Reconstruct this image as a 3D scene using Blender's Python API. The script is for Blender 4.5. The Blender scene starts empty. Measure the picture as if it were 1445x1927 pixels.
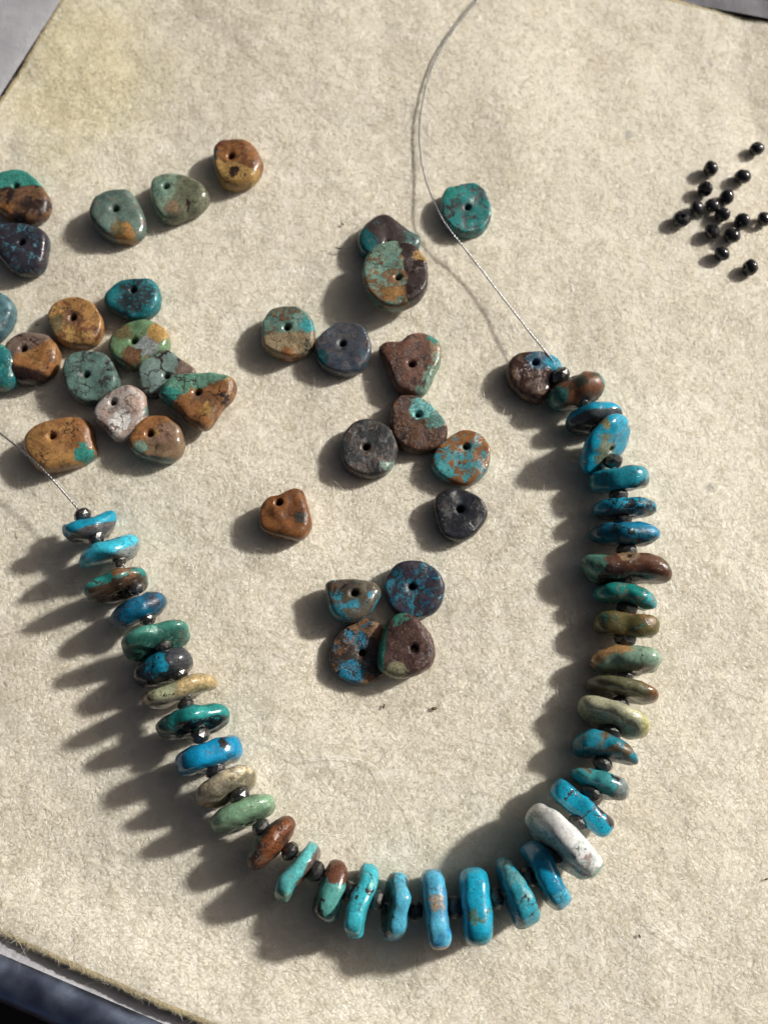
import bpy, math, random
import numpy as np
from mathutils import Vector, noise as mnoise

sc = bpy.context.scene
COL = sc.collection
# ------------------------------------------------------------------ camera
T = 0.56                       # tan of half the vertical field of view
TILT = math.radians(15.0)
DIST = 17.2                    # one unit is one centimetre
CT, ST = math.cos(TILT), math.sin(TILT)
CAM = Vector((0, -DIST * ST, DIST * CT))
cd = bpy.data.cameras.new('camera'); cam = bpy.data.objects.new('camera', cd); COL.objects.link(cam)
cam.location = CAM; cam.rotation_euler = (TILT, 0, 0)
cd.sensor_fit = 'VERTICAL'; cd.sensor_height = 36; cd.lens = 18 / T
cd.clip_start = 0.1; cd.clip_end = 2000
cd.dof.use_dof = True; cd.dof.focus_distance = 15.9; cd.dof.aperture_fstop = 0.17
sc.camera = cam

# ------------------------------------------------------------------ light
SUN_EL, SUN_AZ = math.radians(32), math.radians(24)      # azimuth measured from +X towards +Y
w = bpy.data.worlds.new('World'); sc.world = w; w.use_nodes = True
nt = w.node_tree; sky = nt.nodes.new('ShaderNodeTexSky'); sky.sky_type = 'NISHITA'; sky.sun_disc = False
sky.sun_elevation = SUN_EL; sky.sun_rotation = math.pi / 2 - SUN_AZ
sky.air_density = .2; sky.dust_density = 6.0; sky.ozone_density = 0
bg = nt.nodes['Background']; bg.inputs[1].default_value = 0.06
nt.links.new(sky.outputs[0], bg.inputs[0])
sl = bpy.data.lights.new('sun', 'SUN'); so = bpy.data.objects.new('sun', sl); COL.objects.link(so)
sl.energy = 5.0; sl.angle = math.radians(4); sl.color = (1.0, 0.965, 0.91)
sdir = Vector((math.cos(SUN_EL) * math.cos(SUN_AZ), math.cos(SUN_EL) * math.sin(SUN_AZ), math.sin(SUN_EL)))
so.rotation_euler = sdir.to_track_quat('Z', 'Y').to_euler(); so.location = sdir * 40
vs = sc.view_settings; vs.view_transform = 'Standard'; vs.look = 'None'; vs.exposure = -0.06; vs.gamma = 1

# ------------------------------------------------------------------ helpers
def at(px, py, z=0.0):
    """photo pixel -> point of the place on the level z"""
    u = (px - 722.5) / 963.5 * T; v = (963.5 - py) / 963.5 * T
    d = Vector((u, v * CT + ST, -(CT - v * ST)))
    return CAM + d * ((z - CAM.z) / d.z)

def lin(c):
    return tuple((x / 255 / 12.92 if x / 255 < .04045 else ((x / 255 + .055) / 1.055) ** 2.4) for x in c)

def props(o, label=None, cat=None, group=None, kind=None):
    for k, v in (('label', label), ('category', cat), ('group', group), ('kind', kind)):
        if v: o[k] = v
    return o

def mesh_obj(name, verts, faces, mat, loc=(0, 0, 0), parent=None, smooth=True):
    me = bpy.data.meshes.new(name); me.from_pydata([tuple(v) for v in verts], [], faces); me.update()
    if smooth: me.polygons.foreach_set('use_smooth', [True] * len(me.polygons))
    if mat: me.materials.append(mat)
    o = bpy.data.objects.new(name, me); COL.objects.link(o)
    if parent is not None:
        o.parent = parent; o.location = Vector(loc) - parent.location
    else:
        o.location = loc
    return o

def fast_mesh(name, V, F, mat, parent=None, smooth=True):
    """V (n,3) F (m,4) arrays"""
    me = bpy.data.meshes.new(name)
    me.vertices.add(len(V)); me.vertices.foreach_set('co', V.astype(np.float32).ravel())
    k = F.shape[1]
    me.loops.add(F.size); me.loops.foreach_set('vertex_index', F.astype(np.int32).ravel())
    me.polygons.add(len(F)); me.polygons.foreach_set('loop_start', np.arange(0, F.size, k, dtype=np.int32))
    me.polygons.foreach_set('loop_total', np.full(len(F), k, dtype=np.int32))
    if smooth: me.polygons.foreach_set('use_smooth', np.ones(len(F), dtype=bool))
    me.update(calc_edges=True); me.materials.append(mat)
    o = bpy.data.objects.new(name, me); COL.objects.link(o)
    if parent is not None: o.parent = parent
    return o

def spline(pts, n, closed=False):
    """Catmull-Rom, n samples per span"""
    P = [Vector(p) for p in pts]; m = len(P); out = []
    for i in range(m if closed else m - 1):
        if closed:
            a, b, c, d = P[(i - 1) % m], P[i], P[(i + 1) % m], P[(i + 2) % m]
        else:
            b, c = P[i], P[i + 1]
            a = P[i - 1] if i > 0 else b * 2 - c
            d = P[i + 2] if i + 2 < m else c * 2 - b
        for k in range(n):
            t = k / n
            out.append(.5 * ((2 * b) + (c - a) * t + (2 * a - 5 * b + 4 * c - d) * t * t + (3 * b - a - 3 * c + d) * t ** 3))
    if not closed: out.append(P[-1].copy())
    return out

def tube(path, r, k=6, ends=True):
    """tube along a 3D path; r number or list"""
    V, F = [], []; n = len(path); up = Vector((0, 0, 1))
    for i, p in enumerate(path):
        t = (path[min(i + 1, n - 1)] - path[max(i - 1, 0)]).normalized()
        s = t.cross(up)
        s = s.normalized() if s.length > 1e-4 else Vector((1, 0, 0))
        q = s.cross(t); rr = r[i] if isinstance(r, (list, tuple)) else r
        for j in range(k):
            a = 2 * math.pi * j / k
            V.append(p + (s * math.cos(a) + q * math.sin(a)) * rr)
    for i in range(n - 1):
        for j in range(k):
            F.append((i * k + j, i * k + (j + 1) % k, (i + 1) * k + (j + 1) % k, (i + 1) * k + j))
    if ends:
        F.append(tuple(range(k - 1, -1, -1))); F.append(tuple((n - 1) * k + j for j in range(k)))
    return V, F

# ------------------------------------------------------------------ node helpers
class NB:
    def __init__(s, name):
        s.m = bpy.data.materials.new(name); s.m.use_nodes = True; s.t = s.m.node_tree
        s.p = s.t.nodes['Principled BSDF']; s.out = s.t.nodes['Material Output']
    def n(s, typ, **kw):
        nd = s.t.nodes.new(typ)
        for k, v in kw.items(): setattr(nd, k, v)
        return nd
    def l(s, a, b): s.t.links.new(a, b)
    def setin(s, sock, v):
        if isinstance(v, bpy.types.NodeSocket): s.l(v, sock)
        else: sock.default_value = v
    def math(s, op, a, b=0.0, c=None):
        nd = s.n('ShaderNodeMath', operation=op); s.setin(nd.inputs[0], a); s.setin(nd.inputs[1], b)
        if c is not None: s.setin(nd.inputs[2], c)
        return nd.outputs[0]
    def vmath(s, op, a, b=None, scale=None):
        nd = s.n('ShaderNodeVectorMath', operation=op); s.setin(nd.inputs[0], a)
        if b is not None: s.setin(nd.inputs[1], b)
        if scale is not None: s.setin(nd.inputs['Scale'], scale)
        return nd.outputs['Value'] if op in ('DOT_PRODUCT', 'LENGTH', 'DISTANCE') else nd.outputs[0]
    def noise(s, vec, scale, seed=0.0, detail=4, rough=.55, dist=0.0):
        nd = s.n('ShaderNodeTexNoise', noise_dimensions='4D'); s.l(vec, nd.inputs['Vector'])
        nd.inputs['W'].default_value = seed; nd.inputs['Scale'].default_value = scale
        nd.inputs['Detail'].default_value = detail; nd.inputs['Roughness'].default_value = rough
        nd.inputs['Distortion'].default_value = dist
        return nd.outputs[0]
    def ramp(s, v, lo, hi, a=0.0, b=1.0):
        nd = s.n('ShaderNodeMapRange', interpolation_type='SMOOTHSTEP'); s.setin(nd.inputs[0], v)
        nd.inputs[1].default_value = lo; nd.inputs[2].default_value = hi
        nd.inputs[3].default_value = a; nd.inputs[4].default_value = b
        return nd.outputs[0]
    def mix(s, f, a, b, blend='MIX'):
        nd = s.n('ShaderNodeMix', data_type='RGBA', blend_type=blend)
        s.setin(nd.inputs[0], f)
        for sock, v in ((nd.inputs[6], a), (nd.inputs[7], b)):
            if isinstance(v, bpy.types.NodeSocket): s.l(v, sock)
            else: sock.default_value = (*v, 1) if len(v) == 3 else v
        return nd.outputs[2]

PAL = dict(
    sky=(52, 160, 196), cy=(36, 160, 190), blue=(8, 132, 190), tq=(70, 165, 168), ltq=(112, 196, 192), aqua=(90, 178, 196),
    tg=(44, 138, 124), teal=(28, 112, 116), dteal=(18, 72, 78), deep=(18, 82, 122), lg=(140, 164, 138), gg=(98, 122, 110),
    sage=(116, 148, 128), grn=(104, 140, 98), slate=(70, 96, 104), brown=(114, 82, 56), rust=(150, 100, 52), ochre=(170, 124, 64), gold=(176, 138, 70),
    dkb=(52, 36, 30), purp=(78, 62, 66), plum=(58, 48, 58), black=(24, 23, 26), char=(48, 46, 48), gry=(92, 92, 96), cream=(196, 182, 150),
    white=(216, 216, 210), olive=(134, 134, 104), khaki=(110, 98, 62), tan=(158, 132, 100), taupe=(120, 100, 88), pink=(176, 150, 134), lgr=(150, 160, 158))
TONE, DULL = .80, .12                                           # loose stones lie flat under a low sun; see below for the strand
def C(k):

    c = lin(PAL[k]) if isinstance(k, str) else lin(k); g = .3 * c[0] + .6 * c[1] + .1 * c[2]
    return tuple((x + (g - x) * DULL) * m * TONE for x, m in zip(c, (.8, 1.0, 1.0) if c[2] > c[1] else (1, 1, 1)))   # the picture shows sunlit stone: bring it down to its own colour

def stone(name, R, base, layers, seed, axis=(0, 0, 1), rough=.2, bump=.3):
    """tumbled stone; layers are mixed over the base one after another, in units of the bead's radius"""
    b = NB(name); tc = b.n('ShaderNodeTexCoord')
    P = b.vmath('SCALE', tc.outputs['Object'], scale=1.0 / R)
    warp = b.n('ShaderNodeTexNoise', noise_dimensions='4D'); b.l(P, warp.inputs['Vector'])
    warp.inputs['W'].default_value = seed + 5; warp.inputs['Scale'].default_value = 2.2; warp.inputs['Detail'].default_value = 4
    wv = b.vmath('SUBTRACT', warp.outputs['Color'], (.5, .5, .5))
    PW = b.vmath('ADD', P, b.vmath('SCALE', wv, scale=.55))
    w2 = b.n('ShaderNodeTexNoise', noise_dimensions='4D'); b.l(P, w2.inputs['Vector'])
    w2.inputs['W'].default_value = seed + 9; w2.inputs['Scale'].default_value = 7; w2.inputs['Detail'].default_value = 3
    PW2 = b.vmath('ADD', PW, b.vmath('SCALE', b.vmath('SUBTRACT', w2.outputs['Color'], (.5, .5, .5)), scale=.28))
    fine = b.math('MULTIPLY_ADD', b.noise(P, 14, seed + 1, 6, .72), .55, b.math('MULTIPLY', b.noise(PW, 5, seed + 8, 6, .7), .45))
    col = b.mix(b.ramp(b.noise(P, 2.4, seed + 2, 5, .6), .3, .7), tuple(x * .74 for x in C(base)), tuple(min(1, x * 1.16) for x in C(base)))
    pit = None; i = 0
    if not any(L[0] == 'v' for L in layers): layers = layers + [('v', 'dkb', 2.3, .032 if TONE < .9 else .02)]
    for L in layers:
        k, c = L[0], C(L[1]); i += 1
        if k == 'n':                                   # blotches: scale, threshold, softness
            sca, thr = L[2], L[3]; sf = (L[4] if len(L) > 4 else .05) * .6
            m = b.ramp(b.noise(PW, sca, seed + 10 * i, 8, .66, .2), thr - sf, thr + sf)
        elif k == 'p':                                 # one side of a wavy plane: dir, offset, softness, wobble
            d = Vector(L[2] if len(L[2]) == 3 else (*L[2], 0)).normalized()
            sf = (L[4] if len(L) > 4 else .06) * .7; wb = L[5] if len(L) > 5 else .5
            v = b.math('MULTIPLY_ADD', b.math('SUBTRACT', b.noise(PW, 3.2, seed + 10 * i, 8, .66), .5), wb * 2, b.vmath('DOT_PRODUCT', P, tuple(d)))
            m = b.ramp(v, L[3] - sf, L[3] + sf)
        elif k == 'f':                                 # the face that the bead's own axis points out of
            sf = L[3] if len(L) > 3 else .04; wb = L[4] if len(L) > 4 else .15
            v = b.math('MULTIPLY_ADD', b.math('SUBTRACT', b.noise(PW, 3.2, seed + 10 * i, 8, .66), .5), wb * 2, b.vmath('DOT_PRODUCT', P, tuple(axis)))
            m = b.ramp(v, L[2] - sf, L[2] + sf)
        elif k == 's':                                 # a patch: (x, y), radius, softness, wobble
            sf = (L[4] if len(L) > 4 else .08) * .6; wb = L[5] if len(L) > 5 else .45
            q = b.vmath('MULTIPLY', b.vmath('SUBTRACT', P, (L[2][0], L[2][1], 0)), (1, 1, .25))
            v = b.math('MULTIPLY_ADD', b.math('SUBTRACT', b.noise(PW, 3.5, seed + 10 * i, 8, .68), .5), wb * 2, b.vmath('LENGTH', q))
            m = b.ramp(v, L[3] - sf, L[3] + sf, 1, 0)
        elif k == 'v':                                 # web of veins: scale, width
            vo = b.n('ShaderNodeTexVoronoi', feature='DISTANCE_TO_EDGE', voronoi_dimensions='4D')
            b.l(PW2, vo.inputs['Vector']); vo.inputs['Scale'].default_value = L[2]; vo.inputs['W'].default_value = seed * .37 + i
            wd = b.math('MULTIPLY', b.ramp(b.noise(P, 2.0, seed + 10 * i, 3), .35, .7, .15, 1.0), L[3])
            if L[2] >= 1.5:
                m = b.math('SUBTRACT', 1.0, b.math('MINIMUM', b.math('DIVIDE', vo.outputs[0], wd), 1.0))
            else:
                rg_ = b.math('ABSOLUTE', b.math('SUBTRACT', b.noise(PW2, L[2] * 1.3, seed + 7 * i, 2, .5), .5))
                m = b.math('SUBTRACT', 1.0, b.math('MINIMUM', b.math('DIVIDE', rg_, b.math('MULTIPLY', wd, .7)), 1.0))
            m = b.ramp(m, .15, .6)
        elif k == 'k':                                 # speckle: scale, threshold
            m = b.ramp(b.noise(P, L[2], seed + 10 * i, 3, .6), L[3] - .03, L[3] + .04)
        if k in ('v', 'n', 'k'): pit = m if pit is None else b.math('MAXIMUM', pit, m)
        if k in 'psn':                                 # dark matrix line where two colours meet
            ln = b.math('SUBTRACT', 1.0, b.math('ABSOLUTE', b.math('MULTIPLY_ADD', m, 2.0, -1.0)))
            col = b.mix(b.math('MULTIPLY', b.math('MULTIPLY', ln, b.ramp(b.noise(P, 3, seed + 4 * i, 3), .4, .6)), .55), col, (.015, .011, .009))
        var = b.mix(b.ramp(fine, .36, .64), tuple(x * .55 for x in c), tuple(min(1, x * 1.35) for x in c))
        col = b.mix(m, col, var)
    col = b.mix(.42, col, b.mix(b.ramp(b.noise(PW, 16, seed + 3, 6, .75), .38, .62), (.25, .25, .25), (.8, .8, .8)), 'OVERLAY')
    b.l(col, b.p.inputs['Base Color'])
    ro = b.ramp(b.noise(P, 4, seed + 4, 4), .3, .75, rough * .6, rough * 1.8)
    if pit is not None: ro = b.math('MULTIPLY_ADD', pit, .22, ro)
    b.l(ro, b.p.inputs['Roughness'])
    b.p.inputs['Specular IOR Level'].default_value = .5
    h = b.math('MULTIPLY_ADD', fine, .5, b.math('MULTIPLY', b.noise(P, 3.0, seed + 6, 2), 1.2))
    if pit is not None: h = b.math('MULTIPLY_ADD', pit, -.7, h)
    bu = b.n('ShaderNodeBump'); bu.inputs['Strength'].default_value = bump; bu.inputs['Distance'].default_value = .06 * R
    b.l(h, bu.inputs['Height']); b.l(bu.outputs[0], b.p.inputs['Normal'])
    return b.m

# ------------------------------------------------------------------ table, tray, felt
b = NB('dark_table_wood'); tc = b.n('ShaderNodeTexCoord')
b.l(b.mix(b.noise(tc.outputs['Object'], .6, 1, 6), (.006, .004, .003), (.022, .011, .008)), b.p.inputs['Base Color'])
b.p.inputs['Roughness'].default_value = .5
tv = [(-300, -300, -1.6), (300, -300, -1.6), (300, 300, -1.6), (-300, 300, -1.6)]
props(mesh_obj('table_top', tv, [(0, 1, 2, 3)], b.m), kind='structure')

def lineint(a, b_, c, d):
    x1, y1, x2, y2, x3, y3, x4, y4 = a.x, a.y, b_.x, b_.y, c.x, c.y, d.x, d.y
    D = (x1 - x2) * (y3 - y4) - (y1 - y2) * (x3 - x4)
    px = ((x1 * y2 - y1 * x2) * (x3 - x4) - (x1 - x2) * (x3 * y4 - y3 * x4)) / D
    py = ((x1 * y2 - y1 * x2) * (y3 - y4) - (y1 - y2) * (x3 * y4 - y3 * x4)) / D
    return Vector((px, py))
BL = (at(0, 1752, -.05), at(390, 1922, .05)); TL = (at(0, 190, -.3), at(115, 0, -.22)); TR = (at(1290, 0, -.15), at(1445, 36, -.25))
cL = lineint(*BL, *TL); cT = lineint(*TL, *TR)
e1 = (BL[1] - BL[0]).to_2d().normalized(); e2 = (TL[1] - TL[0]).to_2d().normalized(); e3 = (TR[1] - TR[0]).to_2d().normalized()
cB = cL + e1 * 22; cR = cT + e3 * 22
QUAD = [cL, cB, cR, cT]        # counter-clockwise, left corner first

def felt_rise(x, y):
    """the mat curls up a little towards the near left edge of the tray; numpy arrays"""
    n = np.array([-e1.y, e1.x]); d = (x - cL.x) * n[0] + (y - cL.y) * n[1]
    t = np.clip(1 - d / 1.5, 0, 1)
    return .22 * t * t * (3 - 2 * t)

def vnoise(x, y, f, seed):
    """smooth value noise on numpy arrays"""
    r = np.random.RandomState(seed); G = r.rand(64, 64)
    X, Y = x * f + 1000, y * f + 1000; i, j = np.floor(X).astype(int), np.floor(Y).astype(int)
    u, v = X - i, Y - j; u = u * u * (3 - 2 * u); v = v * v * (3 - 2 * v)
    g = lambda a, c: G[a % 64, c % 64]
    return (g(i, j) * (1 - u) + g(i + 1, j) * u) * (1 - v) + (g(i, j + 1) * (1 - u) + g(i + 1, j + 1) * u) * v
def felt_z(x, y):
    return felt_rise(x, y) - .005 * np.minimum(np.abs(x), 8.0) ** 2 + .12 * (vnoise(x, y, .42, 1) - .5) + .05 * (vnoise(x, y, 1.1, 2) - .5) + .018 * (vnoise(x, y, 3.1, 3) - .5) + .010 * (vnoise(x, y, 7.0, 4) - .5)

def gz(p):
    return float(felt_z(np.array([p.x]), np.array([p.y]))[0])
def atg(px, py, dz=0.0):
    """photo pixel -> point dz above the felt"""
    p = at(px, py, dz)
    for _ in range(4): p = at(px, py, gz(p) + dz)
    return p

def felt_color(b):
    geo = b.n('ShaderNodeNewGeometry'); pos = geo.outputs['Position']
    a = b.mix(b.ramp(b.noise(pos, 2.6, 1, 5, .65), .3, .7), (.755, .72, .615), (.80, .77, .68))
    a = b.mix(b.math('MULTIPLY', b.ramp(b.noise(pos, .35, 7, 3), .42, .68), .5), a, (.755, .70, .59))
    # yellowed patch at the far left corner, and small grey smudges
    p = at(150, 120); d = b.vmath('LENGTH', b.vmath('MULTIPLY', b.vmath('SUBTRACT', pos, (p.x, p.y, 0)), (1, .8, 0)))
    d = b.math('MULTIPLY_ADD', b.math('SUBTRACT', b.noise(pos, .9, 3, 4), .5), 2.4, d)
    a = b.mix(b.ramp(d, .6, 2.6, .5, 0), a, (.78, .725, .46))
    for q, r, s in (((1185, 243), .16, .5), ((1345, 102), .09, .5), ((1342, 912), .12, .55), ((1195, 60), .1, .25), ((1010, 640), .3, .2), ((1442, 790), .07, .0)):
        p = at(*q); d = b.vmath('LENGTH', b.vmath('MULTIPLY', b.vmath('SUBTRACT', pos, (p.x, p.y, 0)), (1, 1, 0)))
        d = b.math('MULTIPLY_ADD', b.math('SUBTRACT', b.noise(pos, 6, 3, 3), .5), r, d)
        a = b.mix(b.ramp(d, r * .2, r * 1.1, s, 0), a, (.30, .30, .29))
    # cut edge of the mat, yellowed
    return a, pos

b = NB('felt_wool'); a, pos = felt_color(b)
b.l(a, b.p.inputs['Base Color']); b.p.inputs['Roughness'].default_value = .95; b.p.inputs['Specular IOR Level'].default_value = .1
h = b.math('ADD', b.noise(pos, 9, 2, 5, .7), b.math('MULTIPLY', b.noise(pos, 30, 4, 4, .7), .5))
bu = b.n('ShaderNodeBump'); bu.inputs['Strength'].default_value = .4; bu.inputs['Distance'].default_value = .03
b.l(h, bu.inputs['Height']); b.l(bu.outputs[0], b.p.inputs['Normal'])
FELT = b.m
b = NB('felt_fibre'); a, pos = felt_color(b)
oi = b.noise(pos, 14, 9, 2)
a2 = b.mix(b.ramp(oi, .3, .7), b.mix(.15, a, (.60, .54, .42)), b.mix(.3, a, (.90, .88, .81)))
df = b.n('ShaderNodeBsdfDiffuse'); tr = b.n('ShaderNodeBsdfTranslucent'); gl = b.n('ShaderNodeBsdfGlossy'); gl.inputs['Roughness'].default_value = .32
gl.inputs['Color'].default_value = (.9, .9, .9, 1)
b.l(a2, df.inputs[0]); b.l(a2, tr.inputs[0])
m1 = b.n('ShaderNodeMixShader'); m1.inputs[0].default_value = .55; b.l(df.outputs[0], m1.inputs[1]); b.l(tr.outputs[0], m1.inputs[2])
m2 = b.n('ShaderNodeMixShader'); m2.inputs[0].default_value = .045; b.l(m1.outputs[0], m2.inputs[1]); b.l(gl.outputs[0], m2.inputs[2])
b.l(m2.outputs[0], b.out.inputs[0])
FIBRE = b.m
b = NB('felt_cut_edge'); tc = b.n('ShaderNodeTexCoord')
b.l(b.mix(b.noise(tc.outputs['Object'], 5, 2, 5), (.34, .27, .13), (.58, .50, .30)), b.p.inputs['Base Color']); b.p.inputs['Roughness'].default_value = .9
EDGE = b.m

NU, NV = 420, 380
uu, vv = np.meshgrid(np.linspace(0, 1, NU), np.linspace(0, 1, NV))
q = [np.array([p.x, p.y]) for p in QUAD]
XY = ((1 - uu) * (1 - vv))[..., None] * q[0] + (uu * (1 - vv))[..., None] * q[1] + (uu * vv)[..., None] * q[2] + ((1 - uu) * vv)[..., None] * q[3]
Z = felt_z(XY[..., 0], XY[..., 1]) - .02
V = np.concatenate([XY, Z[..., None]], -1).reshape(-1, 3)
idx = np.arange(NU * NV).reshape(NV, NU)
F = np.stack([idx[:-1, :-1], idx[:-1, 1:], idx[1:, 1:], idx[1:, :-1]], -1).reshape(-1, 4)
felt = fast_mesh('felt_mat', V, F, FELT)
props(felt, 'cream wool felt mat lining the metal tray under all the beads', 'mat')
# cut edge: border ring going down
ring = list(idx[0, :]) + list(idx[1:, -1]) + list(idx[-1, -2::-1]) + list(idx[-2:0:-1, 0])
ev = []; n = len(ring); ctr = sum((np.array([p.x, p.y]) for p in QUAD)) / 4; rs = random.Random(3)
for k, i in enumerate(ring):
    p = V[i]; o_ = p[:2] - ctr; o_ = o_ / np.linalg.norm(o_); wob = rs.uniform(-.02, .02)
    for (r_, dz) in ((-.05, .004), (-.01, .008), (.05 + wob, -.012), (.085 + wob, -.08), (.08 + wob, -.2)):
        ev.append((p[0] + o_[0] * r_, p[1] + o_[1] * r_, p[2] + dz))
ef = []
for k in range(n):
    for j in range(4):
        a_, c_ = k * 5 + j, ((k + 1) % n) * 5 + j
        ef.append((a_, a_ + 1, c_ + 1, c_))
mesh_obj('cut_edge', ev, ef, EDGE, parent=felt)

def ribbons(N, rnd, xy, length, width, lift, bias=True):
    az = rnd.vonmises(-.6, .7, N) if bias else rnd.uniform(0, 6.28, N)
    az = np.where(rnd.rand(N) < .5, az + np.pi, az)
    curl = rnd.normal(0, .5, N); S = 3
    ts = np.linspace(0, 1, S)
    x, y = xy[:, 0], xy[:, 1]; P = []
    seg = length / (S - 1)
    cx, cy = x.copy(), y.copy(); A = az - curl / 2
    base = felt_z(x, y)
    for k, t in enumerate(ts):
        z = base + lift * np.sin(np.pi * (.12 + .8 * t)) - .006
        P.append(np.stack([cx, cy, z], -1))
        cx = cx + np.cos(A) * seg; cy = cy + np.sin(A) * seg; A = A + curl / (S - 1)
    P = np.stack(P, 1)                                         # N,S,3
    roll = rnd.normal(0, .38, N)
    side = np.stack([-np.sin(az) * np.cos(roll), np.cos(az) * np.cos(roll), np.sin(roll)], -1)
    wk = np.array([.7, 1, .3])[None, :, None] * width[:, None, None] * .5
    Lp = P - side[:, None, :] * wk; Rp = P + side[:, None, :] * wk
    V = np.stack([Lp, Rp], 2).reshape(-1, 3)                   # N,S,2,3
    b0 = (np.arange(N) * S * 2)[:, None] + np.arange(S - 1)[None, :] * 2
    F = np.stack([b0, b0 + 1, b0 + 3, b0 + 2], -1).reshape(-1, 4)
    return V, F
rnd = np.random.RandomState(11)
N0 = 1100000
c4 = [at(-140, -120), at(1585, -120), at(1520, 2010), at(-75, 2010)]
x0, x1 = min(p.x for p in c4), max(p.x for p in c4); y0, y1 = min(p.y for p in c4), max(p.y for p in c4)
xy = np.stack([rnd.uniform(x0, x1, N0), rnd.uniform(y0, y1, N0)], -1)
keep = np.ones(N0, bool)
for k in range(4):
    a_, b_ = QUAD[k], QUAD[(k + 1) % 4]; e = (b_ - a_).normalized()
    keep &= ((xy[:, 0] - a_.x) * -e.y + (xy[:, 1] - a_.y) * e.x) > -.01
for k in range(4):
    a_, b_ = c4[(k + 1) % 4], c4[k]; e = (b_ - a_).to_2d().normalized()
    keep &= ((xy[:, 0] - a_.x) * -e.y + (xy[:, 1] - a_.y) * e.x) > 0
den = .55 + .45 * vnoise(xy[:, 0], xy[:, 1], 4.0, 8)
keep &= rnd.rand(N0) < den
xy = xy[keep][:500000]; N = len(xy)
V, F = ribbons(N, rnd, xy, rnd.uniform(.05, .16, N), rnd.uniform(.0025, .006, N), rnd.gamma(2.0, .005, N).clip(0, .04))
n2 = 9000; V2, F2 = ribbons(n2, rnd, xy[rnd.choice(N, n2, False)], rnd.uniform(.2, .5, n2), rnd.uniform(.003, .006, n2), rnd.gamma(2.0, .03, n2).clip(0, .14))
V = np.concatenate([V, V2]); F = np.concatenate([F, F2 + N * 6])
props(fast_mesh('felt_fibres', V, F, FIBRE, felt), kind='stuff')
print('fibres', N)

# tray: profile swept round the mat; columns = distance out from the mat, height
b = NB('brushed_tray_metal'); geo = b.n('ShaderNodeNewGeometry')
b.p.inputs['Metallic'].default_value = .55
nz = b.noise(geo.outputs['Position'], 3, 2, 6, .7)
b.l(b.mix(nz, (.55, .55, .58), (.62, .62, .65)), b.p.inputs['Base Color'])
b.l(b.ramp(b.noise(geo.outputs['Position'], 1.5, 5, 6, .7), .3, .7, .3, .55), b.p.inputs['Roughness'])
bu = b.n('ShaderNodeBump'); bu.inputs['Strength'].default_value = .5; bu.inputs['Distance'].default_value = .02
b.l(b.noise(geo.outputs['Position'], 14, 4, 5, .75), bu.inputs['Height']); b.l(bu.outputs[0], b.p.inputs['Normal'])
METAL = b.m

NTL = Vector((-e2.y, e2.x))
b = NB('tray_metal_sky_tint'); geo = b.n('ShaderNodeNewGeometry'); ps = geo.outputs['Position']
b.p.inputs['Metallic'].default_value = 1
b.l(b.mix(b.ramp(b.noise(ps, 1.5, 2, 3, .6), .35, .65), (.24, .285, .40), (.33, .385, .51)), b.p.inputs['Base Color'])  # same grey tray metal; dark blue sky reflection painted into its base colour
b.l(b.ramp(b.noise(ps, 1.8, 5, 2, .5), .35, .65, .26, .42), b.p.inputs['Roughness'])
bu = b.n('ShaderNodeBump'); bu.inputs['Strength'].default_value = .35; bu.inputs['Distance'].default_value = .012
b.l(b.noise(b.vmath('MULTIPLY', ps, (1, 2.4, 1)), 7, 4, 3, .6), bu.inputs['Height']); b.l(bu.outputs[0], b.p.inputs['Normal'])
RIM = b.m
def offset_ring(d, rad, n=10):
    """rounded quad at distance d outside the mat"""
    pts = []
    m = len(QUAD)
    for k in range(m):
        p, prv, nxt = QUAD[k], QUAD[k - 1], QUAD[(k + 1) % m]
        a_ = (p - prv).normalized(); c_ = (nxt - p).normalized()
        na, nc = Vector((a_.y, -a_.x)), Vector((c_.y, -c_.x))
        bis = (na + nc) / (1 + na.dot(nc)); inner = p - bis * rad
        A0 = math.atan2(na.y, na.x); A1 = math.atan2(nc.y, nc.x)
        while A1 < A0: A1 += 2 * math.pi
        for j in range(n + 1):
            t = A0 + (A1 - A0) * j / n
            nn = Vector((math.cos(t), math.sin(t))); wide = 1 + 8 * max(0, nn.dot(NTL)) ** 3
            pts.append(inner + nn * (rad + (d if d < .08 else .08 + (d - .08) * wide)))
    return pts
def sweep(name, prof, parent, mat):
    V, F = [], []; rings = [offset_ring(d, .35) for d, z in prof]; n = len(rings[0])
    for (d, z), r in zip(prof, rings): V += [(p.x, p.y, z) for p in r]
    for i in range(len(prof) - 1):
        for j in range(n): F.append((i * n + j, i * n + (j + 1) % n, (i + 1) * n + (j + 1) % n, (i + 1) * n + j))
    return mesh_obj(name, V, F, mat, parent=parent)
tray = bpy.data.objects.new('bead_tray', None); COL.objects.link(tray); tray.location = (0, 0, -1.6)
props(tray, 'shallow grey metal tray with rounded rim holding the felt mat', 'tray')
bp = offset_ring(.019, .35)
base = mesh_obj('tray_floor', [(p.x, p.y, -.60) for p in bp], [tuple(range(len(bp)))], METAL, parent=tray, smooth=False)
sweep('tray_wall', [(.02, -.25), (.10, -.20), (.20, -.14), (.27, -.10), (.32, -.075)], tray, METAL)
rimp = []
for k in range(15):
    t = math.radians(150 - 225 * k / 14); rimp.append((.64 + .36 * math.cos(t) * 1.05, -.22 + .30 * math.sin(t)))
sweep('rolled_rim', [(.322, -.073)] + rimp[1:], tray, RIM)
sweep('outer_skirt', [(rimp[-1][0] - .005, rimp[-1][1]), (.55, -.6), (.5, -1.0), (.4, -1.59)], tray, RIM)
sweep('under_tray', [(.02, -.60), (.4, -1.59)], tray, METAL)

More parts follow.
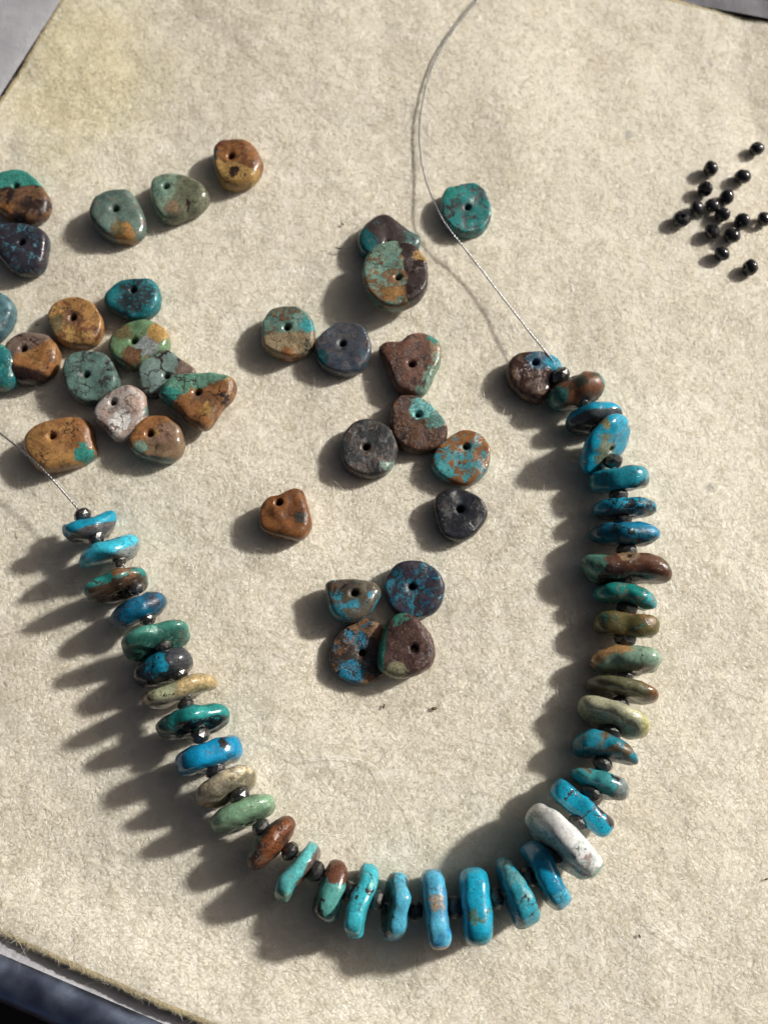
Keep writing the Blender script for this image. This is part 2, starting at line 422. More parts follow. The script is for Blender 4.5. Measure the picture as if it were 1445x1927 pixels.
# ------------------------------------------------------------------ loose stone beads
ZM = {'A': (0, 0, 520 / 1445), 'B': (0, 500, 480 / 1445), 'C': (460, 380, 500 / 1445), 'D': (460, 860, 500 / 1445),
      'W': (700, 0, 360 / 1445), 'S': (930, 640, 330 / 1445)}
NA = 60
def pebble(name, zone, pts, hole, h, base, layers, label, seed, zb=-.03, tilt=(0, 0), rough=.2, rnd_=2.7, group='loose turquoise beads', bump=.3, top=.024, edge=.62):
    ox, oy, s = ZM[zone]; zb += gz(atg(ox + hole[0] * s, oy + hole[1] * s, h * .5)); zm = zb + h * .55
    full = lambda p: at(ox + p[0] * s, oy + p[1] * s, zm)
    poly = spline([full(p) for p in pts], 8, True); H = full(hole)
    cen = sum(poly, Vector()) / len(poly); R = sum((p - cen).length for p in poly) / len(poly)
    # polar resampling about the hole
    ang = sorted((math.atan2(p.y - H.y, p.x - H.x), (p - H).length) for p in poly)
    A = np.array([a for a, _ in ang]); D = np.array([d for _, d in ang])
    A = np.concatenate([A - 2 * np.pi, A, A + 2 * np.pi]); D = np.concatenate([D, D, D])
    th = np.linspace(-np.pi, np.pi, NA, endpoint=False); rad = np.interp(th, A, D)
    rad = (rad + np.roll(rad, 1) + np.roll(rad, -1)) / 3
    k = min(.5, h * .5 / R * edge); rh = .062
    prof = [(-.25, .12), (-.9, .4), (-1, .88), (-1.02, .965)]       # -1: at the hole wall
    prof += [(t, 1.0) for t in np.linspace(.16, 1 - k, 6)]
    for a in np.linspace(90, -90, 15)[1:-1]:
        ca, sa = math.cos(math.radians(a)), math.sin(math.radians(a))
        prof.append((1 - k + k * abs(ca) ** (2 / rnd_), .5 + .5 * math.copysign(abs(sa) ** (2 / rnd_), sa)))
    prof += [(t, 0.0) for t in np.linspace(1 - k, .2, 4)]
    V, F = [], []
    for (s_, zeta) in prof:
        for i in range(NA):
            dx, dy = math.cos(th[i]), math.sin(th[i])
            if s_ < 0: r = rh * (-s_ if s_ >= -1 else 1.22)
            else: r = rh * 1.35 + (rad[i] - rh * 1.35) * max(0, (s_ - .1) / .9) if s_ > .1 else rh
            x, y = H.x + dx * r, H.y + dy * r
            n1 = mnoise.noise(Vector(((x - cen.x) / R * 1.3 + seed * 7.1, (y - cen.y) / R * 1.3, seed * 1.7)))
            n2 = mnoise.noise(Vector(((x - cen.x) / R * 2.9 + seed * 3.1, (y - cen.y) / R * 2.9, zeta * .8 + seed)))
            fr = min(1, max(0, r / R))
            z = zb + h * zeta + zeta * (top * 2 * n1 + top * .7 * n2 - h * .05 * fr * fr + tilt[0] * (x - cen.x) + tilt[1] * (y - cen.y))
            sh = 1 + .03 * n2 * (1 if s_ > .3 else 0)
            V.append(Vector((H.x + dx * r * sh - cen.x, H.y + dy * r * sh - cen.y, z - zm)))
    m = len(prof)
    for a in range(m):
        c = (a + 1) % m
        for i in range(NA):
            F.append((a * NA + i, c * NA + i, c * NA + (i + 1) % NA, a * NA + (i + 1) % NA))
    mat = stone('stone_' + name + str(seed), R, base, layers, seed * 3.3, rough=rough, bump=bump)
    o = mesh_obj(name, V, F, mat, loc=(cen.x, cen.y, zm))
    return props(o, label, 'bead', group)

PB = 'turquoise_bead'
LOOSE = [
 ('A', [(-60, 960), (0, 925), (60, 908), (130, 905), (190, 940), (235, 990), (265, 1050), (260, 1110), (225, 1150), (170, 1168), (110, 1165), (50, 1140), (0, 1110), (-50, 1060)], (100, 997), .46, 'brown',
  [('n', 'dkb', 2.2, .52), ('n', 'taupe', 4, .6), ('s', 'rust', (-.35, -.6), .3), ('p', 'tg', (-.1, 1), .28, .06, .2)], 'glossy dark brown bead with green top, touching the blue and black bead at left edge'),
 ('A', [(-40, 1185), (60, 1180), (150, 1180), (220, 1200), (255, 1240), (250, 1310), (235, 1390), (180, 1435), (110, 1440), (50, 1410), (0, 1350), (-40, 1290)], (130, 1290), .46, 'plum',
  [('n', (84, 128, 146), 2.6, .56, .06), ('n', (52, 84, 98), 4, .58), ('k', 'black', 8, .62)], 'blue and black mottled bead below the brown and green one at left edge'),
 ('A', [(480, 1110), (500, 1060), (560, 1020), (630, 1005), (695, 1020), (730, 1070), (750, 1120), (765, 1180), (750, 1225), (700, 1260), (620, 1262), (550, 1240), (495, 1190), (475, 1140)], (617, 1118), .5, 'gg',
  [('n', (80, 104, 98), 1.6, .55, .1), ('v', 'taupe', 1.1, .03), ('s', 'ochre', (.35, -.75), .32), ('s', 'khaki', (.1, -.6), .25)], 'smooth grey green bead with ochre patch at its lower edge'),
 ('A', [(790, 1010), (800, 950), (850, 918), (920, 918), (1000, 940), (1060, 980), (1095, 1020), (1090, 1070), (1040, 1110), (960, 1145), (880, 1165), (830, 1130), (800, 1070)], (877, 1000), .5, 'lg',
  [('p', (112, 116, 92), (1, -.2), -.05, .3, .3), ('s', 'sage', (-.6, .2), .45, .2), ('s', 'tan', (-.1, -.6), .25, .15), ('k', 'khaki', 7, .66)], 'pale green egg shaped bead between grey green bead and round orange bead'),
 ('A', [(1120, 830), (1125, 780), (1170, 748), (1240, 740), (1310, 755), (1360, 810), (1375, 870), (1350, 930), (1310, 965), (1240, 985), (1170, 970), (1135, 920), (1122, 870)], (1215, 843), .5, 'rust',
  [('n', (110, 62, 28), 2, .52, .08), ('p', 'gold', (-.3, -1), .15, .06, .4), ('s', 'dkb', (.05, -.5), .22), ('s', 'slate', (-.85, .2), .25), ('n', 'ochre', 5, .62)], 'round orange brown bead, topmost of the three in the upper left row'),
 ('B', [(-50, 150), (0, 155), (50, 180), (85, 225), (88, 280), (60, 350), (20, 400), (-30, 430), (-80, 380), (-90, 260)], (-40, 280), .5, 'slate', [('n', (92, 122, 130), 1.5, .5, .15)], 'plain slate blue bead cut by the left edge of the picture'),
 ('B', [(-60, 450), (10, 452), (70, 475), (100, 520), (105, 590), (95, 660), (60, 690), (0, 700), (-60, 690), (-90, 570)], (-50, 560), .56, 'teal',
  [('p', 'brown', (-1, -.2), .1, .1, .4), ('n', 'tg', 2, .55, .06), ('n', 'gg', 3, .62)], 'teal bead with brown centre at left edge, against the brown and orange bead'),
 ('B', [(40, 470), (90, 410), (150, 388), (230, 395), (290, 405), (330, 450), (342, 510), (325, 580), (280, 635), (210, 665), (140, 670), (90, 660), (60, 600), (50, 530)], (153, 492), .5, 'rust',
  [('n', 'ochre', 2.4, .56, .1), ('p', 'taupe', (-.6, 1), .2, .12, .4), ('p', 'dkb', (-.3, -1), .5, .15, .3), ('v', 'dkb', 1.4, .04)], 'smooth brown and orange bead behind the teal one at left edge'),
 ('B', [(280, 330), (290, 270), (330, 215), (400, 188), (470, 192), (530, 220), (575, 270), (590, 340), (575, 410), (530, 450), (460, 465), (380, 455), (315, 415)], (427, 312), .46, 'ochre',
  [('n', 'gold', 2.0, .52, .06), ('n', (116, 70, 44), 1.7, .54, .06), ('s', 'khaki', (-.7, -.2), .4, .15), ('s', 'brown', (-.1, .05), .32), ('k', 'rust', 6, .6)], 'round tan and ochre mottled bead with brown ring about its hole'),
 ('B', [(592, 205), (610, 160), (660, 115), (730, 92), (810, 90), (870, 88), (900, 120), (912, 180), (905, 235), (870, 275), (810, 300), (740, 305), (670, 280), (610, 245)], (767, 158), .44, (20, 120, 128),
  [('s', (58, 64, 68), (.1, 0), .72, .12, .5), ('n', 'teal', 3.4, .56), ('k', (28, 130, 150), 6, .6)], 'oblong teal bead with dark mottled centre, topmost of the left cluster'),
 ('B', [(620, 450), (640, 400), (700, 345), (770, 315), (840, 312), (910, 340), (955, 390), (968, 440), (950, 490), (880, 530), (800, 575), (740, 590), (680, 560), (635, 510)], (770, 445), .46, 'grn',
  [('s', 'lgr', (.35, -.2), .42, .15), ('s', 'gold', (.75, .35), .4, .12), ('s', 'khaki', (-.55, .35), .3, .12, .6), ('s', 'brown', (-.2, -.6), .38, .05), ('v', 'khaki', 1.2, .03)], 'glossy apple green bead with brown chip and yellow edge'),
 ('B', [(365, 620), (375, 560), (410, 510), (480, 492), (560, 500), (620, 520), (660, 570), (678, 640), (665, 700), (620, 745), (560, 780), (490, 785), (430, 765), (390, 700)], (503, 635), .5, (96, 128, 118),
  [('n', (68, 70, 62), 2.6, .58, .08), ('v', (52, 46, 42), 2.2, .07)], 'squarish grey green bead with fine dark veins'),
 ('B', [(790, 610), (800, 545), (850, 500), (920, 482), (980, 495), (1030, 540), (1090, 570), (1115, 600), (1100, 640), (1000, 700), (930, 720), (860, 745), (810, 710)], (955, 640), .42, (118, 142, 134),
  [('v', (58, 50, 48), 1.5, .11), ('p', 'taupe', (1, -.2), .45, .1, .3)], 'grey green bead with bold dark web, half under the triangular bead'),
 ('B', [(895, 730), (930, 680), (990, 632), (1080, 620), (1180, 615), (1270, 625), (1330, 650), (1342, 700), (1320, 750), (1260, 810), (1210, 890), (1170, 930), (1110, 915), (1050, 870), (980, 800), (920, 770)], (1130, 735), .5, 'rust',
  [('n', 'brown', 2.0, .54, .1), ('n', 'gold', 3, .6), ('p', (96, 146, 122), (-.45, 1), .14, .08, .4), ('s', 'tg', (-.95, -.05), .35), ('s', 'gold', (.3, -.45), .15), ('v', 'dkb', 1.6, .05)], 'large triangular bead, green along the top and brown below'),
 ('B', [(535, 840), (560, 790), (620, 740), (690, 695), (750, 685), (800, 705), (830, 750), (842, 820), (830, 890), (790, 945), (730, 980), (660, 995), (620, 960), (590, 925), (545, 895)], (655, 790), .52, (186, 176, 168),
  [('n', 'pink', 1.8, .5, .1), ('s', 'white', (.1, -.4), .42, .12), ('n', (112, 92, 84), 2.6, .6, .05), ('s', 'gg', (.95, 0), .18), ('v', 'taupe', 1.6, .05)], 'white and pinkish brown marbled bead in the left cluster'),
 ('B', [(735, 990), (760, 950), (800, 900), (850, 860), (920, 855), (990, 870), (1035, 920), (1050, 980), (1040, 1050), (1000, 1100), (940, 1115), (860, 1105), (790, 1085), (745, 1045)], (863, 968), .5, (136, 110, 82),
  [('p', 'rust', (-.7, .7), .15, .15, .4), ('s', (150, 118, 96), (.3, .1), .4, .2), ('s', 'sage', (-.6, -.45), .3), ('s', 'gold', (.05, .2), .16, .05), ('p', 'gg', (-.1, -1), .75, .08, .2), ('k', 'khaki', 6, .66)], 'tan and orange bead, lowest right of the left cluster'),
 ('B', [(140, 1000), (160, 960), (220, 915), (300, 885), (390, 868), (470, 868), (515, 895), (535, 960), (550, 1040), (535, 1090), (470, 1120), (380, 1150), (270, 1170), (210, 1150), (160, 1080)], (317, 985), .54, 'ochre',
  [('n', 'rust', 1.6, .55, .12), ('p', 'rust', (1, .4), .55, .1, .3), ('v', 'dkb', .9, .03), ('s', 'tg', (.75, -.35), .28, .04), ('n', 'khaki', 3.2, .62), ('k', 'dkb', 7, .7)], 'large oblong ochre bead with teal spot, next to the bare wire'),
 ('C', [(618, 200), (640, 150), (690, 95), (740, 75), (800, 90), (850, 130), (900, 165), (950, 190), (955, 230), (930, 265), (850, 290), (760, 320), (660, 300), (625, 260)], (780, 250), .44, (72, 62, 60),
  [('p', 'teal', (-.6, -.4), .52, .15, .4), ('p', (74, 108, 104), (1, -.2), .6, .15, .3), ('n', 'teal', 2.5, .65), ('k', 'taupe', 6, .64)], 'dark purple brown bead with teal edge, half under the big round bead'),
 ('C', [(640, 400), (650, 330), (690, 270), (750, 228), (820, 217), (890, 230), (950, 270), (990, 330), (1000, 410), (985, 480), (940, 540), (870, 575), (800, 583), (730, 560), (680, 510), (648, 460)], (836, 434), .46, (138, 104, 68),
  [('n', (116, 158, 140), 2.6, .5, .06), ('n', 'rust', 4, .58), ('k', (130, 176, 160), 8, .6), ('p', 'sage', (-.1, 1), .5, .2, .6), ('p', (52, 38, 34), (1, .15), .28, .06, .35), ('s', 'ochre', (0, -.7), .25), ('s', 'gold', (.75, .55), .15)], 'big round bead, mottled green and brown with one dark half'),
 ('C', [(95, 720), (105, 650), (140, 600), (210, 578), (290, 585), (350, 620), (380, 680), (385, 750), (360, 810), (300, 845), (240, 855), (170, 835), (110, 800), (92, 760)], (237, 704), .5, (104, 142, 128),
  [('n', 'brown', 2.2, .54, .06), ('p', (152, 134, 100), (.1, -1), .1, .08, .35), ('n', 'rust', 4, .6), ('s', 'tq', (.8, .2), .3), ('s', 'rust', (.1, -.85), .26), ('s', 'olive', (.85, -.6), .2), ('v', 'dkb', 1.5, .04)], 'rounded green and brown bead left of the purple grey one'),
 ('C', [(378, 810), (390, 760), (440, 710), (500, 668), (570, 660), (640, 685), (680, 740), (690, 810), (670, 880), (610, 930), (530, 945), (450, 920), (395, 870)], (535, 788), .44, (82, 80, 92),
  [('n', (98, 84, 86), 2.5, .52, .08), ('n', (42, 88, 106), 2.2, .58, .06), ('s', 'dteal', (-.8, -.45), .3)], 'smooth purple grey bead with faint blue patches'),
 ('C', [(728, 820), (740, 775), (790, 760), (850, 765), (890, 730), (950, 718), (1010, 735), (1060, 770), (1075, 820), (1065, 880), (1030, 950), (1000, 1020), (950, 1060), (880, 1055), (820, 1020), (790, 950), (765, 880)], (907, 903), .48, (122, 84, 66),
  [('n', (92, 60, 48), 3, .55, .06), ('n', 'taupe', 4, .6), ('p', 'tan', (1, .1), .62, .04, .12), ('s', 'tg', (.8, .75), .3), ('p', 'sage', (.9, -.5), .72, .06, .5), ('k', (60, 40, 34), 8, .64)], 'pitted reddish brown bead with notched top and green right edge', .55),
 ('C', [(795, 1170), (800, 1110), (830, 1070), (900, 1060), (970, 1080), (1030, 1135), (1080, 1190), (1105, 1250), (1085, 1310), (1030, 1350), (950, 1365), (870, 1350), (810, 1290), (790, 1230)], (943, 1172), .5, (100, 68, 46),
  [('n', (74, 48, 36), 3, .54, .06), ('n', 'rust', 5, .6), ('s', 'ltq', (.15, .45), .42, .04), ('s', (86, 140, 128), (.7, .05), .3), ('k', 'dkb', 9, .62)], 'coarse brown bead with bright pale turquoise patch', .5),
 ('C', [(520, 1330), (540, 1260), (600, 1205), (680, 1188), (750, 1205), (810, 1260), (832, 1330), (825, 1400), (790, 1460), (720, 1500), (640, 1495), (570, 1470), (530, 1410)], (661, 1347), .48, (74, 64, 58),
  [('n', 'char', 2.4, .5, .08), ('n', (110, 92, 78), 4.5, .6), ('s', (124, 150, 134), (.7, -.6), .26, .06, .8), ('s', 'dteal', (-.95, .1), .2), ('v', 'black', 1.6, .03)], 'round dark brown grey bead with pale green flecks low on its right', .4),
 ('C', [(1010, 1420), (1030, 1360), (1090, 1300), (1160, 1255), (1220, 1248), (1290, 1275), (1330, 1330), (1335, 1400), (1315, 1470), (1260, 1530), (1190, 1548), (1120, 1535), (1050, 1490)], (1202, 1342), .42, 'rust',
  [('n', (72, 150, 158), 3.4, .5, .04), ('n', (122, 80, 40), 3, .6), ('s', 'tq', (-.75, -.5), .36), ('v', 'dkb', 1.4, .03), ('k', 'brown', 9, .62)], 'orange brown round bead speckled with turquoise'),
 ('D', [(78, 330), (95, 270), (140, 222), (200, 212), (250, 180), (290, 173), (325, 195), (345, 260), (368, 350), (360, 410), (320, 450), (260, 450), (190, 440), (120, 415), (85, 375)], (193, 260), .5, (136, 86, 40),
  [('n', (112, 66, 30), 1.6, .55, .12), ('s', (74, 74, 66), (.55, -.2), .24, .06, .25), ('k', 'dkb', 6, .7)], 'orange brown bead with grey spot, alone left of centre'),
 ('D', [(1030, 270), (1045, 215), (1090, 185), (1150, 178), (1220, 195), (1290, 240), (1322, 300), (1310, 350), (1270, 400), (1210, 450), (1140, 460), (1080, 430), (1045, 360)], (1168, 295), .46, (50, 48, 54),
  [('n', (70, 66, 66), 3, .54, .08), ('s', (96, 98, 94), (-.5, -.05), .2, .1, .5), ('n', (36, 38, 48), 2, .55, .08), ('k', (120, 116, 108), 9, .66)], 'smooth charcoal bead with rounded triangle outline', .25),
 ('D', [(437, 700), (450, 680), (540, 665), (630, 668), (710, 685), (742, 720), (735, 770), (690, 840), (640, 885), (580, 900), (510, 890), (465, 850), (450, 780)], (600, 750), .56, (98, 92, 76),
  [('n', (44, 138, 162), 2.2, .52, .05), ('n', 'brown', 3.5, .58), ('s', (44, 140, 160), (-.7, -.5), .3), ('s', (84, 76, 66), (-.2, .55), .4), ('v', (40, 34, 32), 2.2, .06)], 'half moon bead in blue and olive brown, top left of the lower four'),
 ('D', [(758, 700), (775, 640), (820, 590), (890, 568), (960, 572), (1030, 605), (1075, 660), (1088, 720), (1075, 790), (1030, 850), (960, 880), (880, 875), (810, 840), (770, 780)], (910, 712), .46, (40, 116, 138),
  [('n', (62, 50, 62), 1.9, .48, .08), ('v', (58, 44, 54), 3.0, .16), ('n', (40, 72, 104), 3, .58)], 'round deep blue bead with purple web, top right of the lower four'),
 ('D', [(465, 1060), (490, 980), (540, 930), (620, 890), (670, 873), (730, 900), (770, 960), (800, 1050), (780, 1150), (730, 1210), (650, 1240), (570, 1225), (500, 1190), (465, 1120)], (640, 1068), .34, (62, 52, 46),
  [('n', (130, 92, 56), 2.2, .54, .05), ('n', (14, 112, 144), 2.0, .57, .04), ('s', (16, 118, 150), (-.25, -.68), .4, .04, .6), ('v', 'black', 2.0, .05)], 'flat dark blue and brown bead under the green edged bead of the lower four', .4),
 ('D', [(722, 1110), (735, 1010), (765, 910), (800, 870), (850, 850), (910, 862), (960, 905), (1010, 965), (1035, 1040), (1030, 1110), (990, 1160), (920, 1195), (850, 1205), (780, 1190), (735, 1160)], (920, 1050), .56, (98, 72, 64),
  [('n', (78, 54, 50), 3, .52, .08), ('k', (128, 104, 92), 9, .6), ('p', (22, 124, 104), (-1, .12), .62, .05, .12), ('s', (60, 136, 116), (-.2, .95), .24, .06, .6), ('s', (150, 146, 110), (-.3, -.8), .34, .1)], 'purplish brown bead with bright green left edge, front of the lower four', .35),
 ('W', [(512, 1560), (525, 1480), (570, 1430), (640, 1420), (700, 1395), (770, 1400), (840, 1450), (885, 1530), (900, 1610), (880, 1690), (830, 1750), (750, 1780), (660, 1780), (590, 1740), (535, 1660)], (717, 1595), .42, (36, 140, 136),
  [('n', (80, 92, 92), 3.0, .54, .07), ('n', (46, 36, 36), 2.7, .58, .05), ('k', (120, 150, 146), 8, .63), ('s', (30, 150, 136), (-.55, .5), .3, .05, .3)], 'teal bead speckled with dark matrix, touching the curved wire'),
 ('S', [(85, 260), (110, 190), (180, 130), (280, 115), (390, 115), (470, 140), (540, 190), (555, 250), (530, 330), (480, 400), (420, 490), (350, 522), (280, 505), (190, 450), (120, 370)], (325, 218), .5, (76, 52, 46),
  [('n', 'brown', 3, .55, .08), ('s', (74, 104, 126), (.05, .45), .42, .06), ('s', 'cy', (.75, .4), .36, .1), ('s', 'taupe', (.0, -.5), .3, .2), ('k', (120, 92, 84), 9, .64)], 'loose brown bead with blue patch tucked against the right end of the strand', .35),
]
DISCS = (8, 11, 12, 18, 19, 20, 22, 23, 24, 26, 28, 29, 31)          # sawn slices rather than tumbled chips
STACK = {18: .26, 13: .16, 14: .06, 30: .12, 27: .10, 6: .08}     # beads that ride up on a neighbour
TILTS = {18: (.02, -.02), 13: (.03, .02), 30: (.12, 0), 27: (0, -.12), 28: (.05, .05), 10: (.08, -.1), 3: (.1, -.06), 2: (-.1, .04), 14: (.06, -.05), 25: (.0, -.12), 21: (.06, .0), 5: (-.1, 0)}
for i, L in enumerate(LOOSE):
    z, pts, hole, h, base, lay, lab = L[:7]; bmp = L[7] if len(L) > 7 else .25
    pebble(PB, z, pts, hole, h * (.80 if i in DISCS else .88), base, lay, lab, i + 1, zb=-.03 + STACK.get(i, 0), tilt=TILTS.get(i, (0, 0)), rough=.17 if bmp < .4 else .28, bump=bmp, edge=.46 if i in DISCS else .85)

# ------------------------------------------------------------------ spacer beads
def metal_mat(name, c0, c1, r0, r1, met, bs=.35):
    b = NB(name); tc = b.n('ShaderNodeTexCoord')
    b.l(b.mix(b.noise(tc.outputs['Object'], 12, 1, 5), c0, c1), b.p.inputs['Base Color']); b.p.inputs['Metallic'].default_value = met
    b.l(b.ramp(b.noise(tc.outputs['Object'], 18, 3, 5), .3, .7, r0, r1), b.p.inputs['Roughness'])
    bu = b.n('ShaderNodeBump'); bu.inputs['Strength'].default_value = bs; bu.inputs['Distance'].default_value = .02
    b.l(b.noise(tc.outputs['Object'], 22, 4, 4, .7), bu.inputs['Height']); b.l(bu.outputs[0], b.p.inputs['Normal'])
    return b.m
SPIN = metal_mat('black_spinel', (.010, .010, .012), (.03, .029, .03), .06, .22, 0.0, .08)
PEWT = metal_mat('dark_pewter', (.10, .10, .10), (.22, .215, .205), .12, .3, .9, .18)

def spacer_mesh(name, mat, seed, flat=1.0, hole=.2, seg=9):
    """faceted drilled ball of radius 1, axis Z"""
    r = random.Random(seed)
    rings = [(hole, -.62 * flat), (hole, .66 * flat), (hole * 1.25, .78 * flat), (.50, .76 * flat), (.86, .40 * flat), (1.0, .0), (.86, -.42 * flat), (.50, -.76 * flat), (hole * 1.25, -.78 * flat)]
    V, F = [], []
    for k, (rad, z) in enumerate(rings):
        for i in range(seg):
            a = 2 * math.pi * (i + (.5 if k % 2 else 0)) / seg
            j = 1 + (r.uniform(-.05, .05) if rad > .4 else 0)
            V.append((math.cos(a) * rad * j, math.sin(a) * rad * j, z * (1 + (r.uniform(-.08, .08) if rad > .4 else 0))))
    m = len(rings)
    for k in range(m):
        c = (k + 1) % m
        for i in range(seg):
            i2 = (i + 1) % seg
            if k % 2 == 0: F += [(k * seg + i, k * seg + i2, c * seg + i), (k * seg + i2, c * seg + i2, c * seg + i)]
            else: F += [(k * seg + i, k * seg + i2, c * seg + i2), (k * seg + i, c * seg + i2, c * seg + i)]
    me = bpy.data.meshes.new(name); me.from_pydata(V, [], F); me.update(); me.materials.append(mat)
    return me
def place(name, me, loc, R, axis, spin, parent=None):
    o = bpy.data.objects.new(name, me); COL.objects.link(o)
    q = Vector(axis).to_track_quat('Z', 'Y')
    from mathutils import Quaternion
    o.rotation_mode = 'QUATERNION'; o.rotation_quaternion = q @ Quaternion((0, 0, 1), spin)
    o.scale = (R, R, R)
    if parent: o.parent = parent; o.location = Vector(loc) - parent.location
    else: o.location = loc
    return o

SPK = [  # zoom pixel, axis, label
 (1337, 385, (-.2, .5, .7), 'tiny black faceted bead, topmost of the scatter at the right'),
 (923, 567, (.9, .3, .2), 'tiny black bead with white glint, upper left of the scatter'),
 (1211, 637, (.1, .7, .6), 'tiny black bead alone below the topmost one of the scatter'),
 (871, 750, (.5, .6, -.3), 'tiny black bead with sharp glint, second down the left of the scatter'),
 (1067, 823, (1, -.2, .1), 'tiny black bead touching the upper right of the middle clump'),
 (938, 898, (.35, .45, .8), 'tiny black bead in the middle clump with its drilled face showing'),
 (796, 925, (.8, .1, .5), 'tiny black bead between the leftmost one and the middle clump'),
 (658, 1022, (-.1, -.1, .95), 'tiny black bead farthest left of the scatter, hole facing up'),
 (1030, 982, (.2, 1, .1), 'tiny black bead at the lower right of the middle clump'),
 (1207, 1045, (.7, .5, -.4), 'tiny black bead above the silvery faced one in the scatter'),
 (1405, 1022, (.9, .3, .5), 'tiny black bead cut by the right edge of the picture'),
 (937, 1135, (.35, .45, .85), 'tiny black bead with grey drilled face, lower left of the clump'),
 (1115, 1170, (.25, .5, .9), 'tiny black bead with bright silvery drilled face'),
 (1023, 1337, (.6, .7, .2), 'tiny black bead second from the bottom of the scatter'),
 (1280, 1462, (1, .1, -.2), 'tiny black bead lowest and farthest right of the scatter')]
me0 = [spacer_mesh('black_bead', SPIN, k, .95) for k in range(4)]
for m_ in me0[:3]: m_.polygons.foreach_set('use_smooth', [True] * len(m_.polygons))   # smoothed so these beads catch a sun highlight
for k, (x, y, ax, lab) in enumerate(SPK):
    c = atg(1145 + x * 300 / 1445, 200 + y * 300 / 1445, .14)
    props(place('black_bead', me0[k % 4], c, .172 * (.94 + .12 * ((k * 7) % 5) / 4), ax, k * .7), lab, 'bead', 'tiny black spacer beads scattered at the right')

# ------------------------------------------------------------------ the strand
TONE, DULL = .95, .03
neck = bpy.data.objects.new('necklace_strand', None); COL.objects.link(neck)
neck.location = at(800, 1400, 0)
props(neck, 'unfinished U shaped strand of turquoise chip beads on steel wire', 'necklace')

def slab(p0, p1, cen, t, f, face, base, layers, label, seed, asp=.95, wedge=0, bend=0, sw=0, rough=.15, n_=2.4, bump=.25, lump=.045, k=None, taper=1.1):
    """a drilled chip standing on its edge; ends and centre in photo pixels, t thickness and f visible face in pixels"""
    zc = .55
    for it in range(3):
        c = at(*cen, zc); r = (c - CAM).normalized()
        w0, w1 = at(*p0, zc), at(*p1, zc); L = (w1 - w0).length; s = (at(cen[0] + 1, cen[1], zc) - c).length
        u = (w1 - w0); u = (u - r * u.dot(r)).normalized(); nrm = u.cross(r).normalized()
        if nrm.x * face[0] - nrm.y * face[1] < 0: nrm = -nrm
        D = L * asp; phi = math.asin(min(.85, f * s / D))
        a = (nrm * math.cos(phi) - r * math.sin(phi)).normalized(); v = a.cross(u).normalized()
        if v.z < 0: v = -v
        zc = L * asp * .5 * abs(v.z) + t * s * .5 * abs(a.z) - .05 + gz(c)
    th_ = t * s * (1.16 if taper > 1.5 else .94); R = L / 2; NA_ = 56; rg = random.Random(seed)
    ph = [rg.uniform(0, 6.28) for _ in range(5)]; am = [rg.uniform(.5, 1) * lump / (j + 1) ** .5 for j in range(5)]
    kk = k or min(.72, th_ * .5 / R * taper); rh = .05
    prof = [(-1, .14), (-1, .86), (-1.1, .97)] + [(q_, 1.0) for q_ in np.linspace(.2, 1 - kk, 5)]
    for ang in np.linspace(90, -90, 15)[1:-1]:
        ca, sa = math.cos(math.radians(ang)), math.sin(math.radians(ang)); e = 2 / (2.7 if taper < 1.5 else 2.15)
        prof.append((1 - kk + kk * abs(ca) ** e, .5 + .5 * math.copysign(abs(sa) ** e, sa)))
    prof += [(q_, 0.0) for q_ in np.linspace(1 - kk, .2, 5)] + [(-1.1, .03)]
    V, F = [], []
    for (sv, ze) in prof:
        for i in range(NA_):
            t_ = 2 * math.pi * i / NA_; cx, sx = math.cos(t_), math.sin(t_)
            rad = 1 / (abs(cx) ** n_ + abs(sx / asp) ** n_) ** (1 / n_)
            rad *= 1 + sum(am[j] * math.cos((j + 2) * t_ + ph[j]) for j in range(5)) * abs(sx) ** .5
            rr = rh * abs(sv) if sv < 0 else rad * R * sv
            X, Y = cx * rr, sx * rr
            n2 = mnoise.noise(Vector((X / R * 1.6 + seed * 5.3, Y / R * 1.6, ze + seed)))
            n3 = mnoise.noise(Vector((X / R * 3.4 + seed * 2.3, Y / R * 3.4, ze * 2 + seed)))
            q = X / R
            Zz = (ze - .5) * th_ * (1 + wedge * q + .12 * n2) + bend * th_ * (q * q - .3) + sw * th_ * math.sin(q * 2.6) + .07 * th_ * n3
            sh = 1 + (.035 * n2 + .015 * n3) * (1 if sv > .4 else 0)
            V.append(u * (X * sh) + v * (Y * sh) + a * Zz)
    m = len(prof)
    for q in range(m):
        c2 = (q + 1) % m
        for i in range(NA_): F.append((q * NA_ + i, c2 * NA_ + i, c2 * NA_ + (i + 1) % NA_, q * NA_ + (i + 1) % NA_))
    if u.cross(v).dot(a) < 0: F = [f_[::-1] for f_ in F]
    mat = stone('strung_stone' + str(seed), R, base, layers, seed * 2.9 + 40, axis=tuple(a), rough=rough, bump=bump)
    o = mesh_obj('turquoise_bead', V, F, mat, loc=c, parent=neck)
    o['label'] = label
    return c, a
DN, DR, DLf, DRt = (.3, 1), (.6, 1), (-1, .5), (1, .3)
